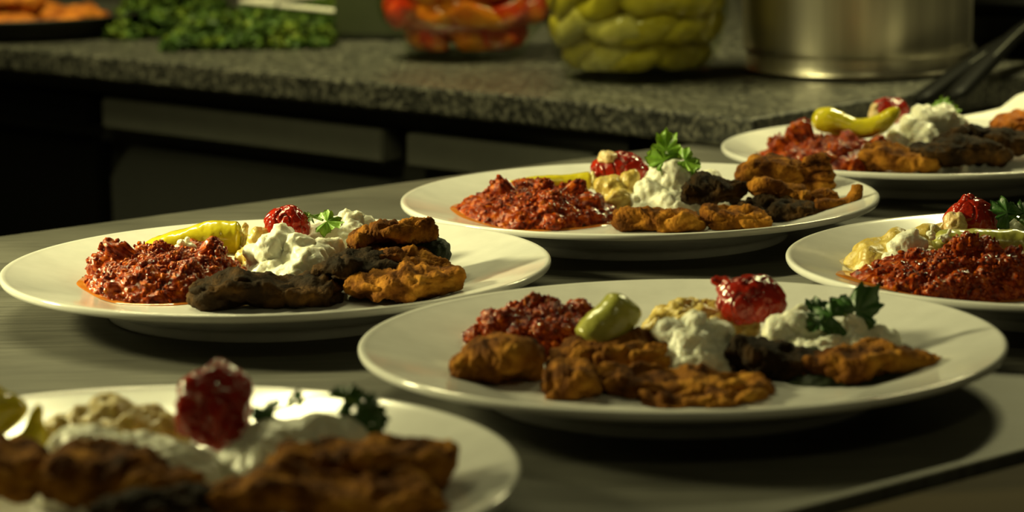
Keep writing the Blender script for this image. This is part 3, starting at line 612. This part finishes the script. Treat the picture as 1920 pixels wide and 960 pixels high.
pc = pan((1722, 192), (1945, 32), 1.995, 2.235, GZ, 'lower black frying pan, handle slanting behind the far right plate')
pan((1786, 186), (1960, 88), 1.990, 2.190, GZ+.012, 'upper black frying pan nested in the other, handle nearer the right edge', pc)
# napkin: a folded sheet with a raised corner
nu, nv = 44, 30; V = []
hp = [(1780, 228), (1820, 221), (1850, 215), (1885, 206), (1900, 192), (1912, 181), (1925, 177), (1970, 174), (2020, 190)]
hx = [on_y(*p, 1.935)[0] for p in hp]; hz = [on_y(*p, 1.935)[2] for p in hp]
for s in (0, 1):
    for i in range(nu):
        for j in range(nv):
            u, v = i/(nu-1), j/(nv-1)
            x = hx[0]+(hx[-1]-hx[0])*u; top = max(np.interp(x, hx, hz), .004)
            y = 1.897+.11*v+.004*math.sin(u*7)
            bell = max(0, 1-abs((y-1.935)/.038 if y < 1.935 else (y-1.935)/.07)**1.6)
            V.append((x, y, .0012+(top-.0012)*bell+.0012*s))
n_ = nu*nv; F = []
for s in (0, 1):
    for i in range(nu-1):
        for j in range(nv-1):
            a = s*n_+i*nv+j; q = [a, a+nv, a+nv+1, a+1]; F.append(q if s else q[::-1])
rim = [i*nv for i in range(nu)]+[(nu-1)*nv+j for j in range(1, nv)]+[i*nv+nv-1 for i in range(nu-2, -1, -1)]+[j for j in range(nv-2, 0, -1)]
for i in range(len(rim)): a, b_ = rim[i], rim[(i+1) % len(rim)]; F.append([a, b_, b_+n_, a+n_])
o = put('paper_napkin', np.array(V), F, MAT['napkin'], (.42, 1.96, 0)); tag(o, 'white paper napkin with raised corner behind the far right plate', 'napkin')

# ------------------------------------------------------------------ on the granite
GZ = .024
def pot_at(px, py, y, R, H):
    c = on_z(px, py, GZ); c = np.array([c[0], c[1]+R*.9, GZ])
    root = empty('stock_pot', c)
    pr = [(.0005, .0), (R*.78, 0), (R*.88, .004), (R*.965, .016), (R, .038), (R, H), (R+.004, H+.002), (R+.004, H+.006), (R-.002, H+.006), (R-.003, H), (R-.003, .02), (R*.9, .006), (.0005, .006)]
    V, F = lathe(spline(pr, 110), 128, c); put('body', V, F, MAT['pot'], None, root)
    for s in (1, -1):
        P = [c+s*np.array([-.045*.7+(R-.006)*.7, (R-.006)*.7+.045*.7, 0])+np.array([0, 0, H*.8]), c+s*np.array([(R+.03)*.7-.028, (R+.03)*.7+.028, 0])+np.array([0, 0, H*.8]), c+s*np.array([(R+.03)*.7+.028, (R+.03)*.7-.028, 0])+np.array([0, 0, H*.8]), c+s*np.array([(R-.006)*.7+.0315, (R-.006)*.7-.0315, 0])+np.array([0, 0, H*.8])]
        V, F = sweep(P, .005, .005, 30, 12, (.02, .02)); put('handle', V, F, MAT['pot'], None, root)
    tag(root, 'large stainless steel stock pot standing on the granite worktop', 'pot'); return root
pot_at(1632, 152, 2.12, .095, .17)
def jar(px, py, R, Rb, H, name, label):
    c = on_z(px, py, GZ); c = np.array([c[0], c[1]+Rb*.95, GZ]); root = empty(name, c)
    out = [(.0005, .001), (Rb*.8, .0), (Rb, .001), (Rb+.003, .006), (Rb+.008, .016), (R*.93, .034), (R*.99, .055), (R, .08), (R, H*.8), (R*.92, H*.9), (R*.8, H*.94), (R*.8, H)]
    inn = [(R*.8-.003, H), (R*.8-.003, H*.94), (R*.91, H*.89), (R-.003, H*.79), (R-.003, .08), (R*.97, .056), (R*.90, .036), (Rb+.004, .018), (Rb-.002, .009), (Rb*.7, .008), (.0005, .008)]
    V, F = lathe(spline(out, 60).tolist()+spline(inn, 60).tolist(), 96, c); put('glass_wall', V, F, MAT['glass'], None, root)
    V, F = lathe(spline([(R*.8+.006, H-.018), (R*.8+.006, H+.004), (R*.8, H+.006), (.0005, H+.006)], 20), 64, c); put('lid', V, F, MAT['white_plastic'], None, root)
    tag(root, label, 'jar', 'glass jars on the granite'); return c, root
def jar_prof(R, Rb, z): return np.interp(z, [0, .009, .018, .036, .056, .08, .3], [0, Rb-.003, Rb+.0055, R*.915, R*.962, R-.0045, R-.0045])
def fill(c, R, Rb, zs, mat, name, label, grp, seed, kind):
    rg = np.random.RandomState(seed)
    for z in zs:
        n = 11
        for i in range(n):
            a = 2*np.pi*(i+rg.uniform(-.3, .3))/n+z*31
            rr_ = max(jar_prof(R, Rb, z-.004)-.010, .012)
            if kind == 'strip':
                P = []
                da = rg.uniform(.35, .6); dz = rg.uniform(-.014, .014)
                for t in (-1, -.3, .4, 1): P.append(c+np.array([rr_*math.cos(a+da*t)*.97, rr_*math.sin(a+da*t)*.97, max(z+dz*t, .014)]))
                V, F = sweep(P, [.006, .011, .011, .006], [.007, .012, .011, .006], 26, 20, (.2, .2))
            else:
                L = rg.uniform(.45, .75); dz = rg.uniform(-.018, .018); P = []
                for t in (-1, -.3, .4, 1): P.append(c+np.array([rr_*math.cos(a+L*t), rr_*math.sin(a+L*t), max(z+dz*t+.004*math.sin(t*3), .014)]))
                V, F = sweep(P, [.004, .009, .010, .005], [.005, .011, .011, .005], 26, 20, (.25, .15))
            N, F = normals(V, F); V = V+N*(.003*fbm(V*45+seed+i, 2))[:, None]
            q = V-c; r = np.hypot(q[:, 0], q[:, 1]); lim = jar_prof(R, Rb, np.maximum(q[:, 2], .010))-.0006
            s = np.minimum(1, lim/np.maximum(r, 1e-6)); V[:, 0] = c[0]+q[:, 0]*s; V[:, 1] = c[1]+q[:, 1]*s; V[:, 2] = np.maximum(V[:, 2], c[2]+.0095)
            og = V.mean(0); og[2] = V[:, 2].min()
            o = put(name, V, F, MAT[{'red_pepper': 'orange_pepper', 'green_pepper': 'pale_pepper'}[mat] if rg.rand() < .3 else mat], og); tag(o, label, 'pepper', grp)
    # the rest of the pieces, deeper in the jar
    D, F = ico(6); zt = max(zs)+.012; V = D*np.array([1, 1, 1.])
    zz = .012+(V[:, 2]*.5+.5)*(zt-.012); rr_ = np.maximum(jar_prof(R, Rb, zz)-.012, .005)*np.minimum(1, 1.6*np.sqrt(np.maximum(1-V[:, 2]**2, 0)))
    a = np.arctan2(V[:, 1], V[:, 0]); V = c+np.c_[rr_*np.cos(a), rr_*np.sin(a), zz]
    N, F = normals(V, F); V = V+N*(-.004*worley(V*45+seed)+.002*fbm(V*90+seed, 2))[:, None]
    b = put('packed_peppers', V, F, MAT[mat], None, jroot); b['kind'] = 'stuff'
cr_, jroot = jar(873, 117, .081, .052, .19, 'glass_jar', 'clear glass jar packed with red peppers, left of the yellow jar')
fill(cr_, .081, .052, (.020, .044, .068, .092, .114), 'red_pepper', 'red_pepper_piece', 'piece of roasted red pepper packed inside the left glass jar', 'red peppers in the jar', 5, 'strip')
cg_, jroot = jar(1200, 157, .078, .058, .19, 'glass_jar', 'clear glass jar packed with yellow green peppers, beside the steel pot')
fill(cg_, .078, .058, (.020, .044, .068, .092, .114), 'green_pepper', 'yellow_pepper_piece', 'whole yellow green pepper packed inside the right glass jar', 'yellow peppers in the jar', 9, 'whole')
# dark square canister
c = on_z(690, 78, GZ); can = empty('storage_canister', (c[0], c[1]+.03, GZ))
q = np.array([c[0]+.01, c[1]+.04]); slab('body', [tuple(q+np.array(p)) for p in ((-.045, -.02), (.03, -.04), (.05, .03), (-.025, .05))], GZ, GZ+.13, MAT['dark_green'], .008, can, True, 4)
slab('lid', [tuple(q+np.array(p)*1.04) for p in ((-.045, -.02), (.03, -.04), (.05, .03), (-.025, .05))], GZ+.13, GZ+.145, MAT['black'], .004, can)
tag(can, 'dark green canister standing behind the red pepper jar', 'canister')
# clear container with white rim, filled with parsley
def tray3(name, poly, z0, z1, wall, mats, label, cat, rimw=.006):
    poly = np.array(poly); c = poly.mean(0); root = empty(name, (c[0], c[1], z0))
    slab('bottom', [tuple(p) for p in poly], z0, z0+.003, mats[0], 0, root)
    k = len(poly)
    for i in range(k):
        a, b_ = poly[i], poly[(i+1) % k]; d = (b_-a)/np.linalg.norm(b_-a); n = np.array([-d[1], d[0]]);
        if (c-a)@n < 0: n = -n
        slab('side', [tuple(a), tuple(b_), tuple(b_+n*wall), tuple(a+n*wall)], z0+.003, z1, mats[0], 0, root)
        slab('rim', [tuple(a-n*rimw-d*rimw), tuple(b_-n*rimw+d*rimw), tuple(b_+n*wall), tuple(a+n*wall)], z1, z1+.004, mats[1], .0012, root)
    tag(root, label, cat); return root
a = on_z(648, 21, GZ+.027)[:2]; b_ = on_z(452, 1, GZ+.027)[:2]
dv = (b_-a)/np.linalg.norm(b_-a); nv_ = np.array([-dv[1], dv[0]]); nv_ = nv_ if nv_[1] > 0 else -nv_
tray3('herb_container', [a+nv_*.0, a+dv*.19, a+dv*.19+nv_*.26, a+nv_*.26], GZ, GZ+.024, .003, (MAT['clear_plastic'], MAT['white_plastic']), 'clear plastic herb container with white rim behind the parsley heap', 'container', .004)
def heap(name, region, n, hgt, seed, label, mats, zb):
    """heap of loose parsley: one object, leaflets joined"""
    rg = np.random.RandomState(seed); VV = []; FF = []; n0 = 0
    th = np.linspace(0, 2*np.pi, 13)[:-1]
    for i in range(n):
        u, v = rg.uniform(0, 1, 2); p = region[0]+(region[1]-region[0])*u+(region[2]-region[0])*v
        e = 4*u*(1-u); e2 = 4*v*(1-v); z = zb+.002+hgt*rg.uniform(0, 1)*(e*e2)**.5*(.75+.5*perlin(np.array([[u*5, v*4, seed]]))[0])
        s = rg.uniform(.005, .011); r = s*(.6+.4*np.abs(np.cos(1.5*th))); q = np.c_[np.cos(th)*r, np.sin(th)*r, .25*s*np.sin(3*th)]
        q = np.vstack([[0, 0, .2*s], q, [0, 0, .2*s-.0008]])
        A = Matrix.Rotation(rg.uniform(0, 6.28), 3, 'Z') @ Matrix.Rotation(rg.uniform(-1.2, 1.2), 3, 'X')
        q = q@np.array(A).T+np.array([p[0], p[1], z]); q[:, 2] = np.maximum(q[:, 2], zb+.0003)
        VV.append(q); FF += [[n0, n0+1+j, n0+1+(j+1) % 12] for j in range(12)]+[[n0+13, n0+1+(j+1) % 12, n0+1+j] for j in range(12)]; n0 += 14
    V = np.concatenate(VV); o = put(name, V, FF, mats[0], (*region.mean(0)[:2], zb)); tag(o, label, 'parsley', None, 'stuff'); return o
R_ = np.array([on_z(620, 92, GZ)[:2], on_z(300, 98, GZ)[:2], on_z(640, 50, GZ)[:2]])
heap('parsley_heap', R_, 1500, .030, 3, 'loose heap of green parsley leaves lying on the granite', [MAT['herb']], GZ)
R_ = np.array([a+nv_*.015+dv*.015, a+dv*.175+nv_*.015, a+nv_*.145+dv*.015])
heap('parsley_heap', R_, 900, .032, 4, 'green parsley leaves inside the clear container', [MAT['herb']], GZ+.003)
R_ = np.array([on_z(400, 70, GZ)[:2], on_z(195, 78, GZ)[:2], on_z(420, 10, GZ)[:2]])
heap('parsley_heap', R_, 900, .050, 5, 'dark heap of parsley beside the tray of fried pieces', [MAT['herb']], GZ)
# dark oval tray with fried pieces at the far left
c = on_z(60, 80, GZ); tc_ = np.array([c[0]-.02, c[1]+.10, GZ])
V, F = lathe(spline([(.0005, .001), (.085, 0), (.105, .012), (.118, .020), (.122, .0215), (.119, .0225), (.104, .014), (.086, .003), (.0005, .003)], 50), 80, tc_)
tr = put('serving_tray', V, F, MAT['dark_steel'], tc_); tag(tr, 'dark round metal tray heaped with fried pieces, top left corner', 'tray')
rg = np.random.RandomState(12)
for i in range(16):
    lay = i//8; a_ = rg.uniform(0, 6.28) if lay else i*.785; r_ = .058 if lay == 0 else rg.uniform(0, .040)
    p = tc_+np.array([r_*math.cos(a_), r_*math.sin(a_), .014+lay*.022]); d = np.array([math.cos(a_*2+1), math.sin(a_*2+1), rg.uniform(-.15, .25)])*rg.uniform(.022, .034)
    V, F = sweep([p-d, p-d*.3+np.array([0, 0, .003]), p+d*.3, p+d], [.010, .017, .017, .010], [.006, .010, .010, .006], 40, 26, (.2, .2))
    N, F = normals(V, F); V = V+N*(.0035*fbm(V*50+i, 3))[:, None]; V[:, 2] = np.maximum(V[:, 2], GZ+.0035)
    og = V.mean(0); og[2] = V[:, 2].min(); o = put('fried_piece', V, F, MAT['fried_orange'], og)
    tag(o, 'orange brown fried piece heaped on the dark tray, top left', 'fritter', 'fried pieces on the tray')
for o in bpy.data.objects:
    if '_o' in o: del o['_o']
